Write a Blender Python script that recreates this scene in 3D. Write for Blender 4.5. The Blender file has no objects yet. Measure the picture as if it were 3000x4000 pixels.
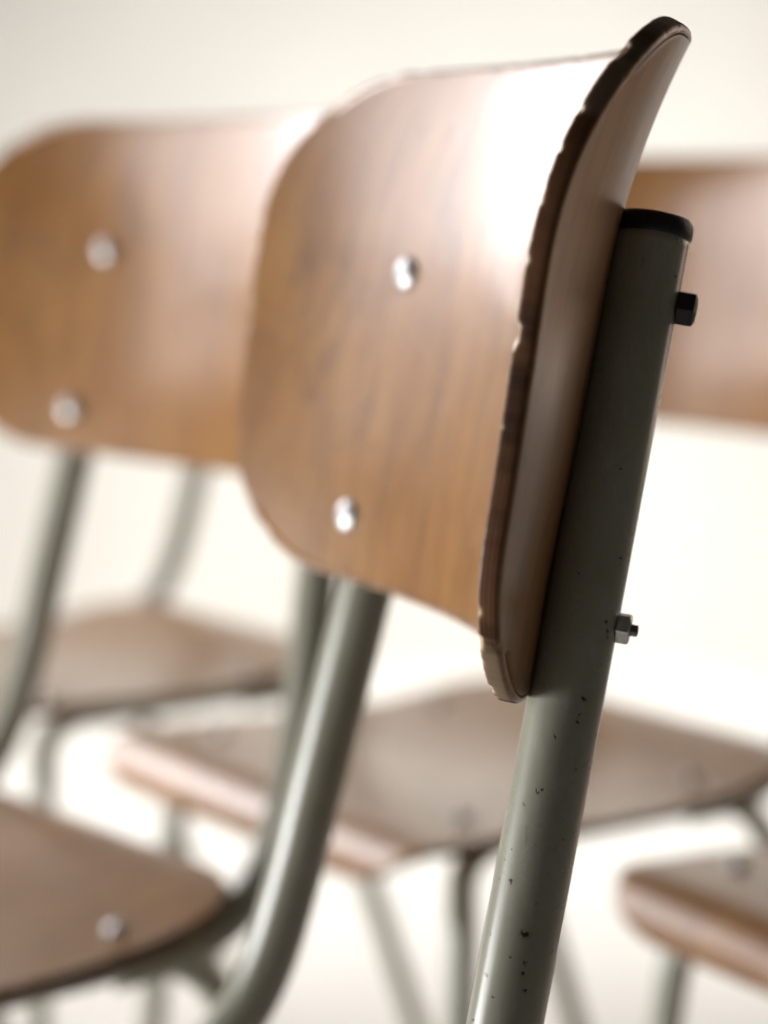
import bpy, math, random
from mathutils import Vector, Matrix, noise

# ------------------------------------------------------------------ scene, camera, world, lamps
sc = bpy.context.scene
C = sc.collection
EYE = 0.83                                   # camera height above the floor
cam_d = bpy.data.cameras.new('camera'); cam = bpy.data.objects.new('camera', cam_d); C.objects.link(cam)
cam_d.sensor_fit = 'VERTICAL'; cam_d.sensor_height = 36; cam_d.sensor_width = 27
cam_d.lens = 9093.6 / 4000 * 36
cam_d.clip_start = 0.05; cam_d.clip_end = 60
cam_d.dof.use_dof = True; cam_d.dof.focus_distance = 0.735
cam_d.dof.aperture_fstop = cam_d.lens / 18
cam.matrix_world = (Matrix.Translation((0, 0, EYE)) @ Matrix.Rotation(math.radians(90) - 0.12727, 4, 'X')
                    @ Matrix.Rotation(0.0051, 4, 'Z'))
sc.camera = cam

w = bpy.data.worlds.new('World'); sc.world = w; w.use_nodes = True
bg = w.node_tree.nodes['Background']; bg.inputs[0].default_value = (1.0, 0.93, 0.84, 1); bg.inputs[1].default_value = 0.045

def area(name, loc, target, sx, sy, power, col=(1, 1, 1), spread=180):
    d = bpy.data.lights.new(name, 'AREA'); d.shape = 'RECTANGLE'; d.size = sx; d.size_y = sy; d.energy = power; d.color = col
    d.spread = math.radians(spread)
    o = bpy.data.objects.new(name, d); C.objects.link(o); o.location = loc
    o.rotation_euler = (Vector(target) - Vector(loc)).to_track_quat('-Z', 'Y').to_euler()
    return o
# the daylight of the windows on the left, then three added fill lamps
area('far_window_light', (-1.6, 3.3, 1.72), (0.0, 0.9, 1.0), 1.15, 1.0, 21, (1.0, 0.965, 0.985))
area('window_light', (-1.75, 2.1, 1.72), (-0.3, 1.6, 1.15), 1.85, 1.25, 37, (1.0, 0.955, 0.975))
area('low_fill_light', (-1.75, 0.78, 0.30), (-0.1, 0.85, 0.36), 0.95, 0.56, 35, (0.98, 0.99, 1.0))  # added low lamp in place of a bright floor, lights the tubes' left sides
area('wall_fill_light', (0.25, 2.75, 2.6), (0.15, 3.75, 0.0), 1.8, 0.5, 26, (1.0, 0.99, 0.97), 78)  # added unseen lamp that brightens the back wall and the floor
area('right_fill_light', (1.6, 2.2, 1.05), (0.05, 0.85, 0.75), 1.2, 1.3, 7.5, (1.0, 0.80, 0.67))  # added weak warm fill for the near backrest's rear face and tube edge

sc.view_settings.view_transform = 'Standard'; sc.view_settings.look = 'None'
sc.view_settings.exposure = 0; sc.view_settings.gamma = 1; sc.view_settings.use_curve_mapping = False
sc.render.engine = 'CYCLES'

# ------------------------------------------------------------------ materials
def mat(name):
    m = bpy.data.materials.new(name); m.use_nodes = True
    nt = m.node_tree; return m, nt, nt.nodes['Principled BSDF']
def N(nt, t, **kw):
    n = nt.nodes.new(t)
    for k, v in kw.items(): setattr(n, k, v)
    return n
def L(nt, a, b): nt.links.new(a, b)
def math_n(nt, op, a=None, b=None, clamp=False):
    n = N(nt, 'ShaderNodeMath', operation=op, use_clamp=clamp)
    for i, x in enumerate((a, b)):
        if x is None: continue
        if isinstance(x, (int, float)): n.inputs[i].default_value = x
        else: L(nt, x, n.inputs[i])
    return n.outputs[0]
def mixc(nt, f, a, b):
    n = N(nt, 'ShaderNodeMix', data_type='RGBA')
    for i, x in ((0, f), (6, a), (7, b)):
        if isinstance(x, (int, float)): n.inputs[i].default_value = x
        elif isinstance(x, tuple): n.inputs[i].default_value = (*x, 1)
        else: L(nt, x, n.inputs[i])
    return n.outputs[2]
def ramp(nt, f, p0, p1):
    n = N(nt, 'ShaderNodeMapRange', interpolation_type='SMOOTHSTEP'); L(nt, f, n.inputs[0])
    n.inputs[1].default_value = p0; n.inputs[2].default_value = p1; return n.outputs[0]
def noise_n(nt, vec, scale, detail=4, rough=0.55, sx=(1, 1, 1), dist=0.0):
    mp = N(nt, 'ShaderNodeMapping'); mp.inputs['Scale'].default_value = sx; L(nt, vec, mp.inputs[0])
    n = N(nt, 'ShaderNodeTexNoise'); n.inputs['Scale'].default_value = scale; n.inputs['Detail'].default_value = detail
    n.inputs['Roughness'].default_value = rough; n.inputs['Distortion'].default_value = dist
    L(nt, mp.outputs[0], n.inputs['Vector']); return n.outputs[0]

def plywood(name, grain_axis='Y'):
    """varnished beech plywood: grain along the UV's V, ply layers on the edge (attribute 'edge'), worn chips on its rim ('rim')"""
    m, nt, b = mat(name)
    uv = N(nt, 'ShaderNodeUVMap').outputs[0]
    edge = N(nt, 'ShaderNodeAttribute', attribute_name='edge').outputs['Fac']
    rim = N(nt, 'ShaderNodeAttribute', attribute_name='rim').outputs['Fac']
    dep = N(nt, 'ShaderNodeAttribute', attribute_name='depth').outputs['Fac']
    cor = N(nt, 'ShaderNodeAttribute', attribute_name='corner').outputs['Fac']
    fine = noise_n(nt, uv, 95, 7, 0.7, (6, 0.3, 1), 0.3)
    broad = noise_n(nt, uv, 14, 4, 0.6, (2.2, 0.6, 1), 0.8)
    cloud = noise_n(nt, uv, 11, 5, 0.6)
    diag = N(nt, 'ShaderNodeMapping'); diag.inputs['Rotation'].default_value = (0, 0, math.radians(58)); L(nt, uv, diag.inputs[0])
    scr = noise_n(nt, diag.outputs[0], 24, 4, 0.6, (3.5, 0.35, 1), 0.3)
    c = mixc(nt, ramp(nt, fine, 0.3, 0.72), (0.27, 0.122, 0.031), (0.42, 0.214, 0.066))
    c = mixc(nt, math_n(nt, 'MULTIPLY', ramp(nt, broad, 0.42, 0.70), 0.5), c, (0.21, 0.085, 0.026))
    c = mixc(nt, math_n(nt, 'MULTIPLY', ramp(nt, scr, 0.54, 0.7), 0.16), c, (0.50, 0.26, 0.09))
    c = mixc(nt, math_n(nt, 'MULTIPLY', ramp(nt, cloud, 0.55, 0.8), 0.5), c, (0.20, 0.10, 0.040))
    mid = noise_n(nt, uv, 26, 5, 0.65, (3.2, 0.35, 1), 0.5)
    c = mixc(nt, math_n(nt, 'MULTIPLY', ramp(nt, mid, 0.5, 0.66), 0.6), c, (0.18, 0.085, 0.030))
    smudge = noise_n(nt, uv, 17, 6, 0.7, (1, .8, 1), 0.6)
    c = mixc(nt, math_n(nt, 'MULTIPLY', ramp(nt, smudge, 0.54, 0.68), 0.6), c, (0.15, 0.085, 0.042))
    rnd = N(nt, 'ShaderNodeObjectInfo').outputs['Random']
    c = mixc(nt, math_n(nt, 'MULTIPLY', rnd, 0.14), c, (0.26, 0.095, 0.028))
    # small dents and stains
    vo = N(nt, 'ShaderNodeTexVoronoi'); vo.inputs['Scale'].default_value = 26; L(nt, uv, vo.inputs['Vector'])
    dent = math_n(nt, 'SUBTRACT', 1.0, ramp(nt, vo.outputs['Distance'], 0.05, 0.16))
    c = mixc(nt, math_n(nt, 'MULTIPLY', dent, 0.35), c, (0.20, 0.10, 0.05))
    # the edge: dark lacquered layers with pale worn wood where it has been knocked
    lay = N(nt, 'ShaderNodeMath', operation='SINE'); L(nt, math_n(nt, 'MULTIPLY', dep, 31.0), lay.inputs[0])
    en = noise_n(nt, uv, 45, 5, 0.6)
    ec = mixc(nt, ramp(nt, lay.outputs[0], -0.6, 0.8), (0.085, 0.036, 0.015), (0.135, 0.060, 0.026))
    ec = mixc(nt, ramp(nt, en, 0.45, 0.7), ec, (0.032, 0.013, 0.006))
    wear = ramp(nt, math_n(nt, 'ADD', noise_n(nt, uv, 30, 4, 0.6), math_n(nt, 'MULTIPLY', cor, 0.09)), 0.58, 0.70)
    ec = mixc(nt, math_n(nt, 'MULTIPLY', wear, 0.65), ec, (0.27, 0.20, 0.13))
    chip = ramp(nt, math_n(nt, 'ADD', noise_n(nt, uv, 75, 4, 0.65), 0.0), 0.36, 0.44)
    c = mixc(nt, edge, c, ec)
    c = mixc(nt, math_n(nt, 'MULTIPLY', math_n(nt, 'MULTIPLY', rim, chip), 0.9), c, (0.56, 0.42, 0.26))
    L(nt, c, b.inputs['Base Color'])
    r = math_n(nt, 'ADD', math_n(nt, 'MULTIPLY', noise_n(nt, uv, 18, 5, 0.6), 0.22), 0.20)
    r = math_n(nt, 'ADD', r, math_n(nt, 'MULTIPLY', edge, 0.25))
    L(nt, r, b.inputs['Roughness'])
    L(nt, math_n(nt, 'MULTIPLY', math_n(nt, 'SUBTRACT', 1.0, edge), math_n(nt, 'ADD', math_n(nt, 'MULTIPLY', dep, 0.5), 0.42)), b.inputs['Coat Weight']); b.inputs['Coat Roughness'].default_value = 0.24; L(nt, math_n(nt, 'SUBTRACT', 0.42, math_n(nt, 'MULTIPLY', edge, 0.3)), b.inputs['Specular IOR Level'])
    bp = N(nt, 'ShaderNodeBump'); bp.inputs['Strength'].default_value = 0.25; bp.inputs['Distance'].default_value = 0.0006
    L(nt, math_n(nt, 'ADD', fine, math_n(nt, 'MULTIPLY', dent, -1.2)), bp.inputs['Height']); L(nt, bp.outputs[0], b.inputs['Normal'])
    return m
M_ply = plywood('beech_plywood')

# paint chips and rust spots on the tube nearest the viewer (chair-local metres, radius in mm)
CHIPS = [(-0.1455, 0.0327, 0.6753, 0.6), (-0.1461, 0.0343, 0.6703, 0.5), (-0.1463, 0.0349, 0.6683, 0.5), (-0.1456, 0.0424, 0.6636, 0.45), (-0.1424, 0.0273, 0.6623, 0.6), (-0.1464, 0.0482, 0.6461, 0.6), (-0.147, 0.047, 0.6465, 0.4), (-0.1441, 0.052, 0.6415, 0.4), (-0.1445, 0.056, 0.6268, 0.4), (-0.1423, 0.0594, 0.617, 0.4), (-0.1472, 0.057, 0.6169, 0.55), (-0.1524, 0.05, 0.6107, 0.35), (-0.1531, 0.0538, 0.601, 1.1), (-0.1517, 0.0444, 0.5944, 0.5), (-0.1544, 0.0542, 0.5919, 0.5), (-0.1547, 0.0554, 0.5886, 0.5), (-0.1554, 0.0545, 0.583, 0.6), (-0.148, 0.0652, 0.5867, 0.5), (-0.1516, 0.0646, 0.5806, 0.4), (-0.1474, 0.0693, 0.5719, 0.4), (-0.1449, 0.0631, 0.5996, 0.4), (-0.1475, 0.0357, 0.6528, 0.4), (-0.1497, 0.0403, 0.6304, 0.35), (-0.1427, 0.0577, 0.6233, 0.35), (-0.1395, 0.0188, 0.7198, 0.6), (-0.1366, 0.0149, 0.7204, 0.7), (-0.136, 0.0146, 0.7182, 0.6), (-0.137, 0.016, 0.7138, 0.5), (-0.1396, 0.019, 0.7181, 0.4), (-0.1338, 0.0099, 0.74, 0.5), (-0.1301, 0.0033, 0.7674, 0.5), (-0.1417, 0.0234, 0.6965, 0.6), (-0.1418, 0.0236, 0.6945, 0.4), (-0.1421, 0.0244, 0.6995, 0.7), (-0.1292, -0.0024, 0.8103, 0.7), (-0.1311, 0.0016, 0.7949, 0.3), (-0.1282, -0.0044, 0.8221, 1.0), (-0.1269, -0.0062, 0.8217, 0.7), (-0.1296, -0.0015, 0.8099, 0.5)]
def paint(name, chips):
    m, nt, b = mat(name)
    co = N(nt, 'ShaderNodeTexCoord').outputs['Object']
    n1 = noise_n(nt, co, 22, 5, 0.6); n2 = noise_n(nt, co, 160, 4, 0.6, (1, 1, 0.35))
    c = mixc(nt, ramp(nt, n1, 0.35, 0.7), (0.33, 0.325, 0.255), (0.285, 0.275, 0.205))
    c = mixc(nt, math_n(nt, 'MULTIPLY', ramp(nt, n2, 0.5, 0.75), 0.35), c, (0.42, 0.42, 0.37))
    sc1 = noise_n(nt, co, 300, 3, 0.5, (1, 1, 0.06)); sc2 = noise_n(nt, co, 30, 3)
    rub = math_n(nt, 'MULTIPLY', ramp(nt, sc1, 0.64, 0.70), ramp(nt, sc2, 0.48, 0.62))
    c = mixc(nt, math_n(nt, 'MULTIPLY', rub, 0.5), c, (0.12, 0.11, 0.085))
    # scattered tiny specks
    vo = N(nt, 'ShaderNodeTexVoronoi'); vo.inputs['Scale'].default_value = 150; L(nt, co, vo.inputs['Vector'])
    sp = math_n(nt, 'MULTIPLY', math_n(nt, 'LESS_THAN', vo.outputs['Distance'], 0.07),
                ramp(nt, noise_n(nt, co, 35, 3), 0.5, 0.62))
    height = math_n(nt, 'MULTIPLY', sp, -0.6)
    c = mixc(nt, math_n(nt, 'MULTIPLY', sp, 0.75), c, (0.05, 0.04, 0.03))
    if chips:
        nz = N(nt, 'ShaderNodeTexNoise'); nz.inputs['Scale'].default_value = 620; nz.inputs['Detail'].default_value = 3
        L(nt, co, nz.inputs['Vector'])
        sub = N(nt, 'ShaderNodeVectorMath', operation='SUBTRACT'); L(nt, nz.outputs['Color'], sub.inputs[0]); sub.inputs[1].default_value = (.5, .5, .5)
        scl = N(nt, 'ShaderNodeVectorMath', operation='SCALE'); L(nt, sub.outputs[0], scl.inputs[0]); scl.inputs['Scale'].default_value = 0.0034
        add = N(nt, 'ShaderNodeVectorMath', operation='ADD'); L(nt, co, add.inputs[0]); L(nt, scl.outputs[0], add.inputs[1])
        cur = None
        for (x, y, z, r) in chips:
            d = N(nt, 'ShaderNodeVectorMath', operation='DISTANCE'); L(nt, add.outputs[0], d.inputs[0]); d.inputs[1].default_value = (x, y, z)
            q = math_n(nt, 'DIVIDE', d.outputs['Value'], r * 0.00105)
            cur = q if cur is None else math_n(nt, 'MINIMUM', cur, q)
        mk = math_n(nt, 'SUBTRACT', 1.0, ramp(nt, cur, 0.85, 1.15))
        halo = math_n(nt, 'SUBTRACT', 1.0, ramp(nt, cur, 1.1, 2.0)); c = mixc(nt, math_n(nt, 'MULTIPLY', halo, 0.45), c, (0.16, 0.10, 0.06))
        c = mixc(nt, mk, c, (0.022, 0.012, 0.007)); height = math_n(nt, 'SUBTRACT', height, mk)
    L(nt, c, b.inputs['Base Color'])
    L(nt, math_n(nt, 'ADD', math_n(nt, 'MULTIPLY', n1, 0.16), 0.20), b.inputs['Roughness'])
    b.inputs['Coat Weight'].default_value = 0.6; b.inputs['Coat Roughness'].default_value = 0.24
    bp = N(nt, 'ShaderNodeBump'); bp.inputs['Strength'].default_value = 0.5; bp.inputs['Distance'].default_value = 0.0003
    L(nt, math_n(nt, 'ADD', height, math_n(nt, 'MULTIPLY', n2, 0.35)), bp.inputs['Height']); L(nt, bp.outputs[0], b.inputs['Normal'])
    return m
M_paint = paint('grey_green_enamel', None); M_chipped = paint('chipped_grey_green_enamel', CHIPS)

def simple(name, col, rough, metal=0.0, nscale=60, var=0.25, bump=0.0):
    m, nt, b = mat(name)
    co = N(nt, 'ShaderNodeTexCoord').outputs['Object']; n = noise_n(nt, co, nscale, 4)
    L(nt, mixc(nt, ramp(nt, n, 0.3, 0.7), tuple(x * (1 - var) for x in col), tuple(min(1, x * (1 + var)) for x in col)), b.inputs['Base Color'])
    L(nt, math_n(nt, 'ADD', math_n(nt, 'MULTIPLY', n, 0.2), rough - 0.1), b.inputs['Roughness']); b.inputs['Metallic'].default_value = metal
    if bump:
        bp = N(nt, 'ShaderNodeBump'); bp.inputs['Strength'].default_value = bump; bp.inputs['Distance'].default_value = 0.001
        L(nt, n, bp.inputs['Height']); L(nt, bp.outputs[0], b.inputs['Normal'])
    return m
M_black = simple('black_plastic', (0.006, 0.006, 0.006), 0.45, 0, 400, 0.2, 0.3)
M_nutblack = simple('blackened_nut', (0.012, 0.009, 0.008), 0.4, 0, 500)
M_zinc = simple('zinc_plated_steel', (0.62, 0.63, 0.62), 0.34, 1.0, 500, 0.15)
M_thread = simple('dull_bolt_steel', (0.20, 0.20, 0.19), 0.4, 1.0, 800)
M_head = simple('polished_steel', (0.52, 0.52, 0.515), 0.42, 1.0, 300, 0.08)
M_wall = simple('cream_wall_paint', (0.80, 0.77, 0.71), 0.7, 0, 1.3, 0.05, 0.1)
M_floor = simple('pale_linoleum', (0.72, 0.70, 0.655), 0.4, 0, 6, 0.04)

# ------------------------------------------------------------------ mesh helpers
def mesh_obj(name, verts, faces, m, parent=None, uvs=None, attrs=None):
    me = bpy.data.meshes.new(name); me.from_pydata([tuple(v) for v in verts], [], faces)
    if uvs:
        ul = me.uv_layers.new(name='UVMap')
        for lp in me.loops: ul.data[lp.index].uv = uvs[lp.vertex_index]
    for k, vals in (attrs or {}).items():
        at = me.attributes.new(k, 'FLOAT', 'POINT'); at.data.foreach_set('value', vals)
    me.polygons.foreach_set('use_smooth', [True] * len(me.polygons)); me.update()
    me.materials.append(m)
    o = bpy.data.objects.new(name, me); C.objects.link(o)
    if parent: o.parent = parent
    return o
def smooth_path(P, seg=7):
    P = [Vector(p) for p in P]; out = []
    for i in range(len(P) - 1):
        p0 = P[i - 1] if i else P[0] * 2 - P[1]; p1, p2 = P[i], P[i + 1]; p3 = P[i + 2] if i + 2 < len(P) else P[-1] * 2 - P[-2]
        for k in range(seg):
            t = k / seg
            out.append(0.5 * ((2 * p1) + (p2 - p0) * t + (2 * p0 - 5 * p1 + 4 * p2 - p3) * t * t + (3 * p1 - p0 - 3 * p2 + p3) * t ** 3))
    out.append(P[-1]); return out
def tube(name, path, r, m, parent, n=40, round_end=0.0):
    V, F = [], []; up = Vector((1, 0, 0)); K = len(path)
    for i, p in enumerate(path):
        d = (path[min(i + 1, K - 1)] - path[max(i - 1, 0)]).normalized()
        a = up - d * up.dot(d); a.normalize(); up = a; b = d.cross(a)
        for k in range(n):
            t = 2 * math.pi * k / n; V.append(p + (a * math.cos(t) + b * math.sin(t)) * r)
    for i in range(K - 1):
        for k in range(n):
            F.append((i * n + k, i * n + (k + 1) % n, (i + 1) * n + (k + 1) % n, (i + 1) * n + k))
    F.append(tuple(range(n - 1, -1, -1))); F.append(tuple((K - 1) * n + k for k in range(n)))
    return mesh_obj(name, V, F, m, parent)
def lathe(name, prof, origin, axis, m, parent, n=40, hexa=None, smooth=True):
    """profile of (radius, height) round an axis; hexa: list of booleans, rings that are hexagonal"""
    ax = Vector(axis).normalized(); a = (Vector((0, 0, 1)) - ax * ax.z).normalized() if abs(ax.z) < .95 else ax.orthogonal().normalized(); b = ax.cross(a)
    V, F = [], []
    for j, (r, h) in enumerate(prof):
        for k in range(n):
            t = 2 * math.pi * k / n; rr = r
            if hexa and hexa[j]:
                q = (t + math.pi / 6) % (math.pi / 3) - math.pi / 6; rr = min(r / math.cos(q), hexa[j])
            V.append(Vector(origin) + ax * h + (a * math.cos(t) + b * math.sin(t)) * rr)
    for j in range(len(prof) - 1):
        for k in range(n):
            F.append((j * n + k, j * n + (k + 1) % n, (j + 1) * n + (k + 1) % n, (j + 1) * n + k))
    F.append(tuple(range(n - 1, -1, -1))); F.append(tuple((len(prof) - 1) * n + k for k in range(n)))
    o = mesh_obj(name, V, F, m, parent)
    if not smooth: o.data.polygons.foreach_set('use_smooth', [False] * len(o.data.polygons))
    return o

# ------------------------------------------------------------------ the chair, in chair-local metres: x to its right, y forwards, z up
LEAN, SPLAY, HALF = 0.21684, 0.10636, 0.11649
def post_pt(side, h):                         # h measured from eye height
    return Vector((side * (HALF - h * math.tan(SPLAY)), -h * math.tan(LEAN), EYE + h))
RB, T_PLY = 0.32, 0.0075
def v0(h):
    v = -0.0094 - 0.177 * h
    if h > -0.02: v -= 2.3 * (h + 0.02) ** 2
    v += 0.0009 * math.exp(-((h + 0.115) / 0.03) ** 2)
    return v
def back_pt(s, h, d):                         # s along the curve, h height, d depth from the rear face to the front face
    th = s / RB; e = 1e-4; dv = (v0(h + e) - v0(h - e)) / (2 * e)
    n = Vector((-math.sin(th), math.cos(th), -dv)).normalized()
    return Vector((RB * math.sin(th), v0(h) + RB * (1 - math.cos(th)), EYE + h)) + n * d

def outline(hs, y0, y1, r, taper=0.0, bulge=0.0, n_c=26, n_e=60, r0=None, sag=0.0):
    """rounded rectangle, counter-clockwise, half width hs, from y0 to y1"""
    r0 = r0 or r; P = []
    def corner(cx, cy, rr, a0):
        for k in range(n_c):
            a = a0 + math.pi / 2 * k / n_c; P.append((cx + rr * math.cos(a), cy + rr * math.sin(a)))
    def edge(p, q):
        for k in range(n_e): P.append((p[0] + (q[0] - p[0]) * k / n_e, p[1] + (q[1] - p[1]) * k / n_e))
    edge((hs, y0 + r0), (hs, y1 - r)); corner(hs - r, y1 - r, r, 0)
    edge((hs - r, y1), (-hs + r, y1)); corner(-hs + r, y1 - r, r, math.pi / 2)
    edge((-hs, y1 - r), (-hs, y0 + r0)); corner(-hs + r0, y0 + r0, r0, math.pi)
    edge((-hs + r0, y0), (hs - r0, y0)); corner(hs - r0, y0 + r0, r0, 1.5 * math.pi)
    out = []
    for x, y in P:
        t = (y - (y0 + y1) / 2) / ((y1 - y0) / 2); u = x / hs
        y += sag * u * u * max(0, -t)
        out.append((x * (1 + taper * t) * (1 + bulge * (1 - t * t) - bulge), y + (1 - u * u) * 0.0))
    # even spacing, then soften where straight edges run into the corners
    n = 1200; per = [0.0]
    for i in range(len(out)):
        a, b = out[i], out[(i + 1) % len(out)]; per.append(per[-1] + math.hypot(b[0] - a[0], b[1] - a[1]))
    res, k = [], 0
    for i in range(n):
        q = per[-1] * i / n
        while per[k + 1] < q: k += 1
        a, b = out[k], out[(k + 1) % len(out)]; f = (q - per[k]) / max(per[k + 1] - per[k], 1e-9)
        res.append((a[0] + (b[0] - a[0]) * f, a[1] + (b[1] - a[1]) * f))
    for _ in range(90):
        res = [((res[i - 1][0] + res[(i + 1) % n][0]) * .25 + res[i][0] * .5, (res[i - 1][1] + res[(i + 1) % n][1]) * .25 + res[i][1] * .5) for i in range(n)]
    return res
def board(name, out, surf, T, m, parent, seed, chips=1.0, rings=(0, .12, .25, .38, .5, .6, .7, .78, .85, .9, .94, .97, .985)):
    """a moulded plywood board: outline in board coordinates, surf(x, y, depth) places it"""
    cx = sum(p[0] for p in out) / len(out); cy = sum(p[1] for p in out) / len(out); n = len(out)
    ys = [p[1] for p in out]; ymin, ymax = min(ys), max(ys)
    V, F, UV, E, R, D, K = [], [], [], [], [], [], []
    nrm = []
    for i in range(n):
        a, b = out[i - 1], out[(i + 1) % n]; dx, dy = b[0] - a[0], b[1] - a[1]; l = math.hypot(dx, dy); nrm.append((dy / l, -dx / l))
    def put(x, y, d, e, rr, k):
        V.append(surf(x, y, d)); UV.append((x, y)); E.append(e); R.append(rr); D.append(d / T); K.append(k)
    def ring(k, d):
        for i in range(n): put(cx + (out[i][0] - cx) * k, cy + (out[i][1] - cy) * k, d, 0, 0, 0)
    def cornerness(i):
        a = nrm[i]; return 4 * abs(a[0] * a[1])
    def inset_ring(ins, d, e, rim, jit):
        for i in range(n):
            x, y = out[i]; j = 0; dd = d; ck = 0
            if jit:
                off = 0 if d > T / 2 else 31.7
                q = noise.noise(Vector((x * 95, y * 95 + off, seed * 7.1))) * 0.9 + 0.45 * noise.noise(Vector((x * 300, y * 300 + off, seed * 3.3))) - (0.12 if off else 0)
                j = min(max(0, q - 0.18) * 0.0034, 0.0011) * jit * chips; ck = j; j += 0.00013 * noise.noise(Vector((x * 520, y * 700, seed)))
                dd = d - (j * 0.9 if d > T / 2 else -j * 0.9)
            put(x - nrm[i][0] * (ins + j), y - nrm[i][1] * (ins + j), dd, e, rim * min(1, ck / 0.00035), cornerness(i))
    seq = []
    for k in rings: seq.append(('r', k, T))
    seq += [('i', .0030, T, 0, 0, 0), ('i', .0017, T, 0, .25, .3), ('i', .0009, T - .00018, 0.1, 1, 1), ('i', .00035, T - .0006, .55, 1, 1),
            ('i', .00006, T - .0013, 1, .5, .6), ('i', 0, T * .7, 1, 0, .15), ('i', 0, T * .5, 1, 0, .1), ('i', 0, T * .3, 1, 0, .1),
            ('i', .0001, .0013, 1, .2, .5), ('i', .0005, .0006, .6, .4, .6), ('i', .0011, .0002, .1, .3, .3), ('i', .0019, 0, 0, 0, 0), ('i', .0030, 0, 0, 0, 0)]
    for k in reversed(rings): seq.append(('r', k, 0))
    for q in seq:
        if q[0] == 'r': ring(max(q[1], 0.001), q[2])
        else: inset_ring(*q[1:])
    for j in range(len(seq) - 1):
        for i in range(n):
            F.append((j * n + i, j * n + (i + 1) % n, (j + 1) * n + (i + 1) % n, (j + 1) * n + i))
    F.append(tuple(range(n - 1, -1, -1))); F.append(tuple((len(seq) - 1) * n + i for i in range(n)))
    return mesh_obj(name, V, F, m, parent, UV, {'edge': E, 'rim': R, 'depth': D, 'corner': K})

SEAT_Z = EYE - 0.3915                         # underside of the seat
def seat_pt(x, y, d):
    """y is arc length from the seat's back edge; the front rolls down"""
    L0, Rr = 0.334, 0.030
    dish = 0.011 * math.exp(-(y / 0.06) ** 2) - 0.006 * math.exp(-((y - .16) / .09) ** 2) - 0.0022 * math.exp(-(x / .09) ** 2) * math.exp(-((y - .15) / .1) ** 2)
    if y < L0: return Vector((x, 0.108 + y, SEAT_Z + dish + d))
    a = min((y - L0) / Rr, 1.25); ex = (y - L0) - a * Rr
    c = Vector((x, 0.108 + L0, SEAT_Z + dish - Rr + T_PLY))
    rad = Rr - T_PLY + d
    return c + Vector((0, math.sin(a), math.cos(a))) * rad + Vector((0, math.cos(a), -math.sin(a))) * max(ex, 0)

def add_bolt(name, parent, pos, axis, head, nut_at, kind, nutmat):
    """pos = point on the seating surface, axis = outwards on the head side, nut_at = distance back to the nut's face"""
    r = head; ax = Vector(axis).normalized()
    prof = [(r * .55, 0), (r * .985, .0), (r * 1.0, .0010), (r * .97, .0018), (r * .86, .0028), (r * .68, .0036), (r * .45, .0042), (r * .22, .0045), (.0004, .0046)]
    prof = [(r, -.0004)] + prof[1:]
    b = lathe(name, prof, pos, ax, M_head, parent, 36)
    o = Vector(pos) - ax * nut_at
    if kind == 'cap':
        R = .0054; hx = R * 1.13
        pr = [(R * .93, -.0002), (R, .0002), (R, .0045), (R * .96, .0056), (R * .72, .0064), (.0004, .0066)]
        hh = [hx, hx, hx, hx, 0, 0]
    else:
        R = .0047; hx = R * 1.12
        pr = [(R * .95, -.0002), (R, .0003), (R, .0038), (R * .92, .0044), (R * .6, .00445), (.0004, .0044)]
        hh = [hx, hx, hx, 0, 0, 0]
    nu = lathe('nut', pr, o, -ax, nutmat, b, 48, hh)
    for p in nu.data.polygons: p.use_smooth = False
    if kind != 'cap':
        pr = [(.0020, -.0005), (.0020, .0046)]
        for k in range(5): pr += [(.0021, .0048 + k * .0004), (.0018, .0050 + k * .0004)]
        pr += [(.0014, .0069), (.0003, .0069)]
        th = lathe('bolt_end', pr, o, -ax, M_thread, b, 28)
    return b

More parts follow.
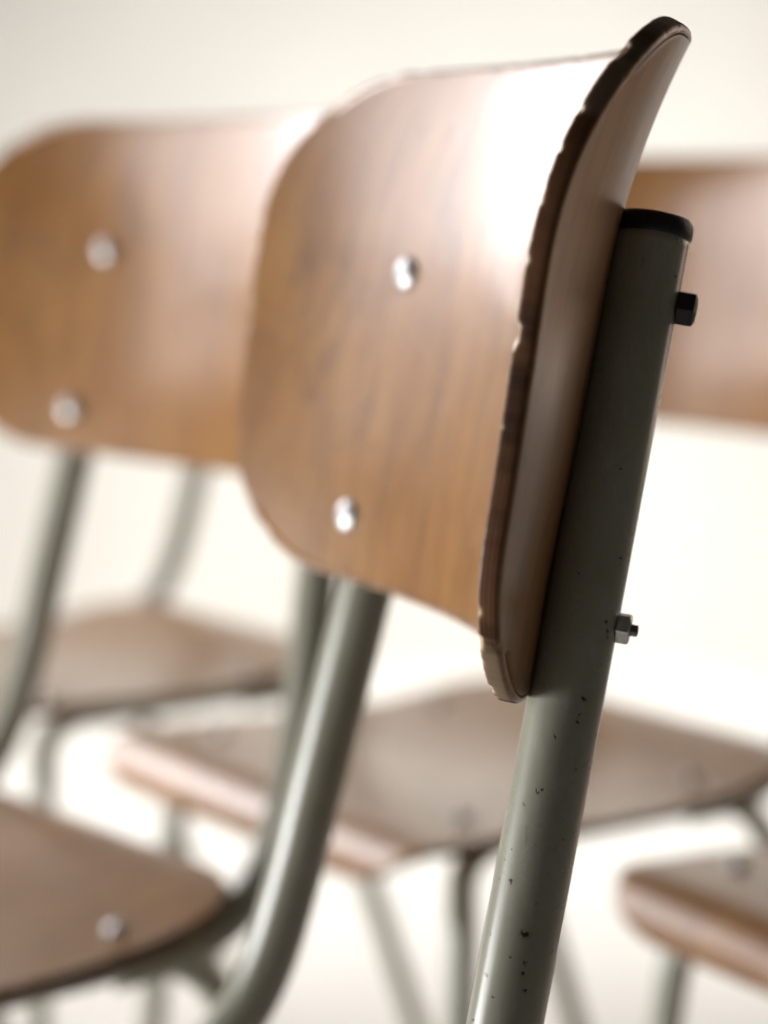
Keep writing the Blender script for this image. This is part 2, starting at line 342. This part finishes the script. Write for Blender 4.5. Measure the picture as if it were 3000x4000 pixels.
def make_chair(seed, chipped):
    t = bpy.data.objects.new('school_chair', None); C.objects.link(t)
    board('backrest', outline(0.2175, -0.1600, 0.0585, 0.060, 0.044, 0.012, r0=0.060, sag=0.008), back_pt, T_PLY, M_ply, t, seed)
    board('seat', outline(0.189, 0.0, 0.380, 0.060, 0.04, 0.02, r0=0.065), seat_pt, T_PLY, M_ply, t, seed + 2, 0.5)
    for side in (-1, 1):
        # the backrest post: straight, then sweeping forwards under the seat to the rail
        P = [post_pt(side, h) for h in (-.0055, -.03, -.06, -.1, -.14, -.18, -.22, -.26, -.295)]
        for (y, h) in ((.0765, -.335), (.0905, -.362), (.112, -.3850), (.138, -.3985), (.165, -.404), (.20, -.405)):
            P.append(Vector((side * (.1475 + (-h - .295) * .10), y, EYE + h)))
        mp = M_chipped if (chipped and side < 0) else M_paint
        po = tube('backrest_post', smooth_path(P, 6), .0125, mp, t, 56)
        d = (post_pt(side, 0) - post_pt(side, -.1)).normalized()
        lathe('end_cap', [(.0113, -.004), (.0127, -.0005), (.0131, 0), (.0131, .0030), (.0127, .0048), (.0115, .0060), (.008, .0067), (.0004, .0070)],
              post_pt(side, -.0062), d, M_black, po, 44)
        if chipped: lathe('weld_ring', [(.0124, -.0004), (.01262, -.0002), (.01262, .0003), (.0124, .0004)], post_pt(side, -.0068), d, M_thread, po, 44)
        # the legs: front leg bends into the rail below the seat, the rear leg curves out of it
        u = .158
        P = [(u, .17, -.4025), (u, .22, -.403), (u, .28, -.403), (u, .34, -.403), (u + .002, .371, -.4045), (u + .011, .396, -.416), (u + .022, .406, -.438), (u + .029, .411, -.465),
             (u + .038, .422, -.60), (u + .047, .438, -.8)]
        lf = tube('front_leg', smooth_path([(side * a, b, EYE + c) for a, b, c in P], 6), .010, M_paint, t, 36)
        lathe('foot_cap', [(.011, -.03), (.0125, -.028), (.0125, -.003), (.009, 0)], (side * (u + .0482), .4405, 0), (side * .05, .08, -1), M_black, lf, 28)
        P = [(u, .235, -.4028), (u, .20, -.4032), (u, .17, -.406), (u, .147, -.4165), (u + .001, .131, -.435), (u + .003, .117, -.465), (u + .008, .081, -.57),
             (u + .014, .032, -.71), (u + .018, .0, -.8)]
        lr = tube('rear_leg', smooth_path([(side * a, b, EYE + c) for a, b, c in P], 6), .0099, M_paint, t, 36)
        lathe('foot_cap', [(.011, -.03), (.0125, -.028), (.0125, -.003), (.009, 0)], (side * (u + .0192), -.0095, 0), (side * .05, -.34, -1), M_black, lr, 28)
        # bolts through the backrest and through the seat
        for h, kind, nm in ((-.0280, 'cap', M_nutblack), (-.1317, 'nut', M_zinc)):
            A = post_pt(side, h); dd = (post_pt(side, 0) - post_pt(side, -.1)).normalized()
            th = math.asin(min(.99, (A.x - side * .005) / (RB - .01)))
            n = Vector((-math.sin(th), math.cos(th), 0)); n -= dd * n.dot(dd); n.normalize()
            # head sits on the front face: march along n from the axis until the face is reached
            best = min((abs((back_pt(RB * math.asin(q.x / RB) if abs(q.x) < RB else 0, q.z - EYE, T_PLY) - q).length), k) for k in range(0, 60)
                       for q in [A + n * (k * .0005)])[1] * .0005
            add_bolt('bolt', t, A + n * (best), n, .0074, best + .0123, kind, nm)
        for y in (.195, .388):
            p = Vector((side * .154, y, 0)); z = seat_pt(p.x, y - .108, T_PLY).z
            add_bolt('bolt', t, Vector((p.x, y, z)), (0, 0, 1), .0078, z - (EYE - .4135), 'nut', M_zinc)
    tube('cross_bar', smooth_path([(-.17, .262, EYE - .417), (0, .262, EYE - .417), (.17, .262, EYE - .417)], 4), .008, M_paint, t, 24)
    return t

def place(t, x, y, th, label):
    t.location = (x, y, 0); t.rotation_euler = (0, 0, th - math.pi / 2)
    t['label'] = label; t['category'] = 'chair'; t['group'] = 'plywood school chairs standing in front of the wall'
def copy_chair(src):
    r = src.copy(); C.objects.link(r)
    for ch in src.children:
        c = ch.copy(); C.objects.link(c); c.parent = r
        for g in ch.children:
            d = g.copy(); C.objects.link(d); d.parent = c
    return r

# ------------------------------------------------------------------ the setting
def sheet(name, pts, m):
    o = mesh_obj(name, pts, [(0, 1, 2, 3)], m); o['kind'] = 'structure'; return o
sheet('floor', [(-5, -3, 0), (5, -3, 0), (5, 4.3, 0), (-5, 4.3, 0)], M_floor)
wl = mesh_obj('wall', [(-5, 4.3, -.02), (5, 4.3, -.02), (5, 4.4, -.02), (-5, 4.4, -.02), (-5, 4.3, 3), (5, 4.3, 3), (5, 4.4, 3), (-5, 4.4, 3)],
              [(0, 1, 5, 4), (1, 2, 6, 5), (2, 3, 7, 6), (3, 0, 4, 7), (4, 5, 6, 7), (3, 2, 1, 0)], M_wall)
wl.data.polygons.foreach_set('use_smooth', [False] * 6)
wl['kind'] = 'structure'; wl['label'] = 'pale cream wall behind all the chairs'

# ------------------------------------------------------------------ the chairs
near = make_chair(1, True)
place(near, 0.06002, 0.88551, 3.39368, 'nearest chair in sharp focus, plywood backrest seen edge-on with chipped rim')
far = make_chair(5, False)
place(far, -0.09334, 1.46667, 3.84301, 'blurred chair at the left with its seat in the bottom left corner')
c = copy_chair(far); c.scale = (.985, 1.05, .985)
for ch in c.children:
    if ch.name.startswith('seat'): ch.scale = (1.08, 1, 1)
place(c, .2975, 1.8424, math.radians(215.2), 'blurred chair with its backrest at the right edge behind the capped post')
for ch in far.children:
    if ch.name.startswith('backrest') and not ch.name.startswith('backrest_post'): wide = ch
c = copy_chair(far); place(c, -.0531, 2.1885, math.radians(217.2), 'farthest blurred chair, its seat showing just under the left chair backrest')
c = copy_chair(far); place(c, 0.6235, 1.4254, math.radians(212), 'chair showing only a rounded seat corner at the bottom right')
wide.scale = (1.065, 1, 1)      # this chair's backrest is a little wider than the others'
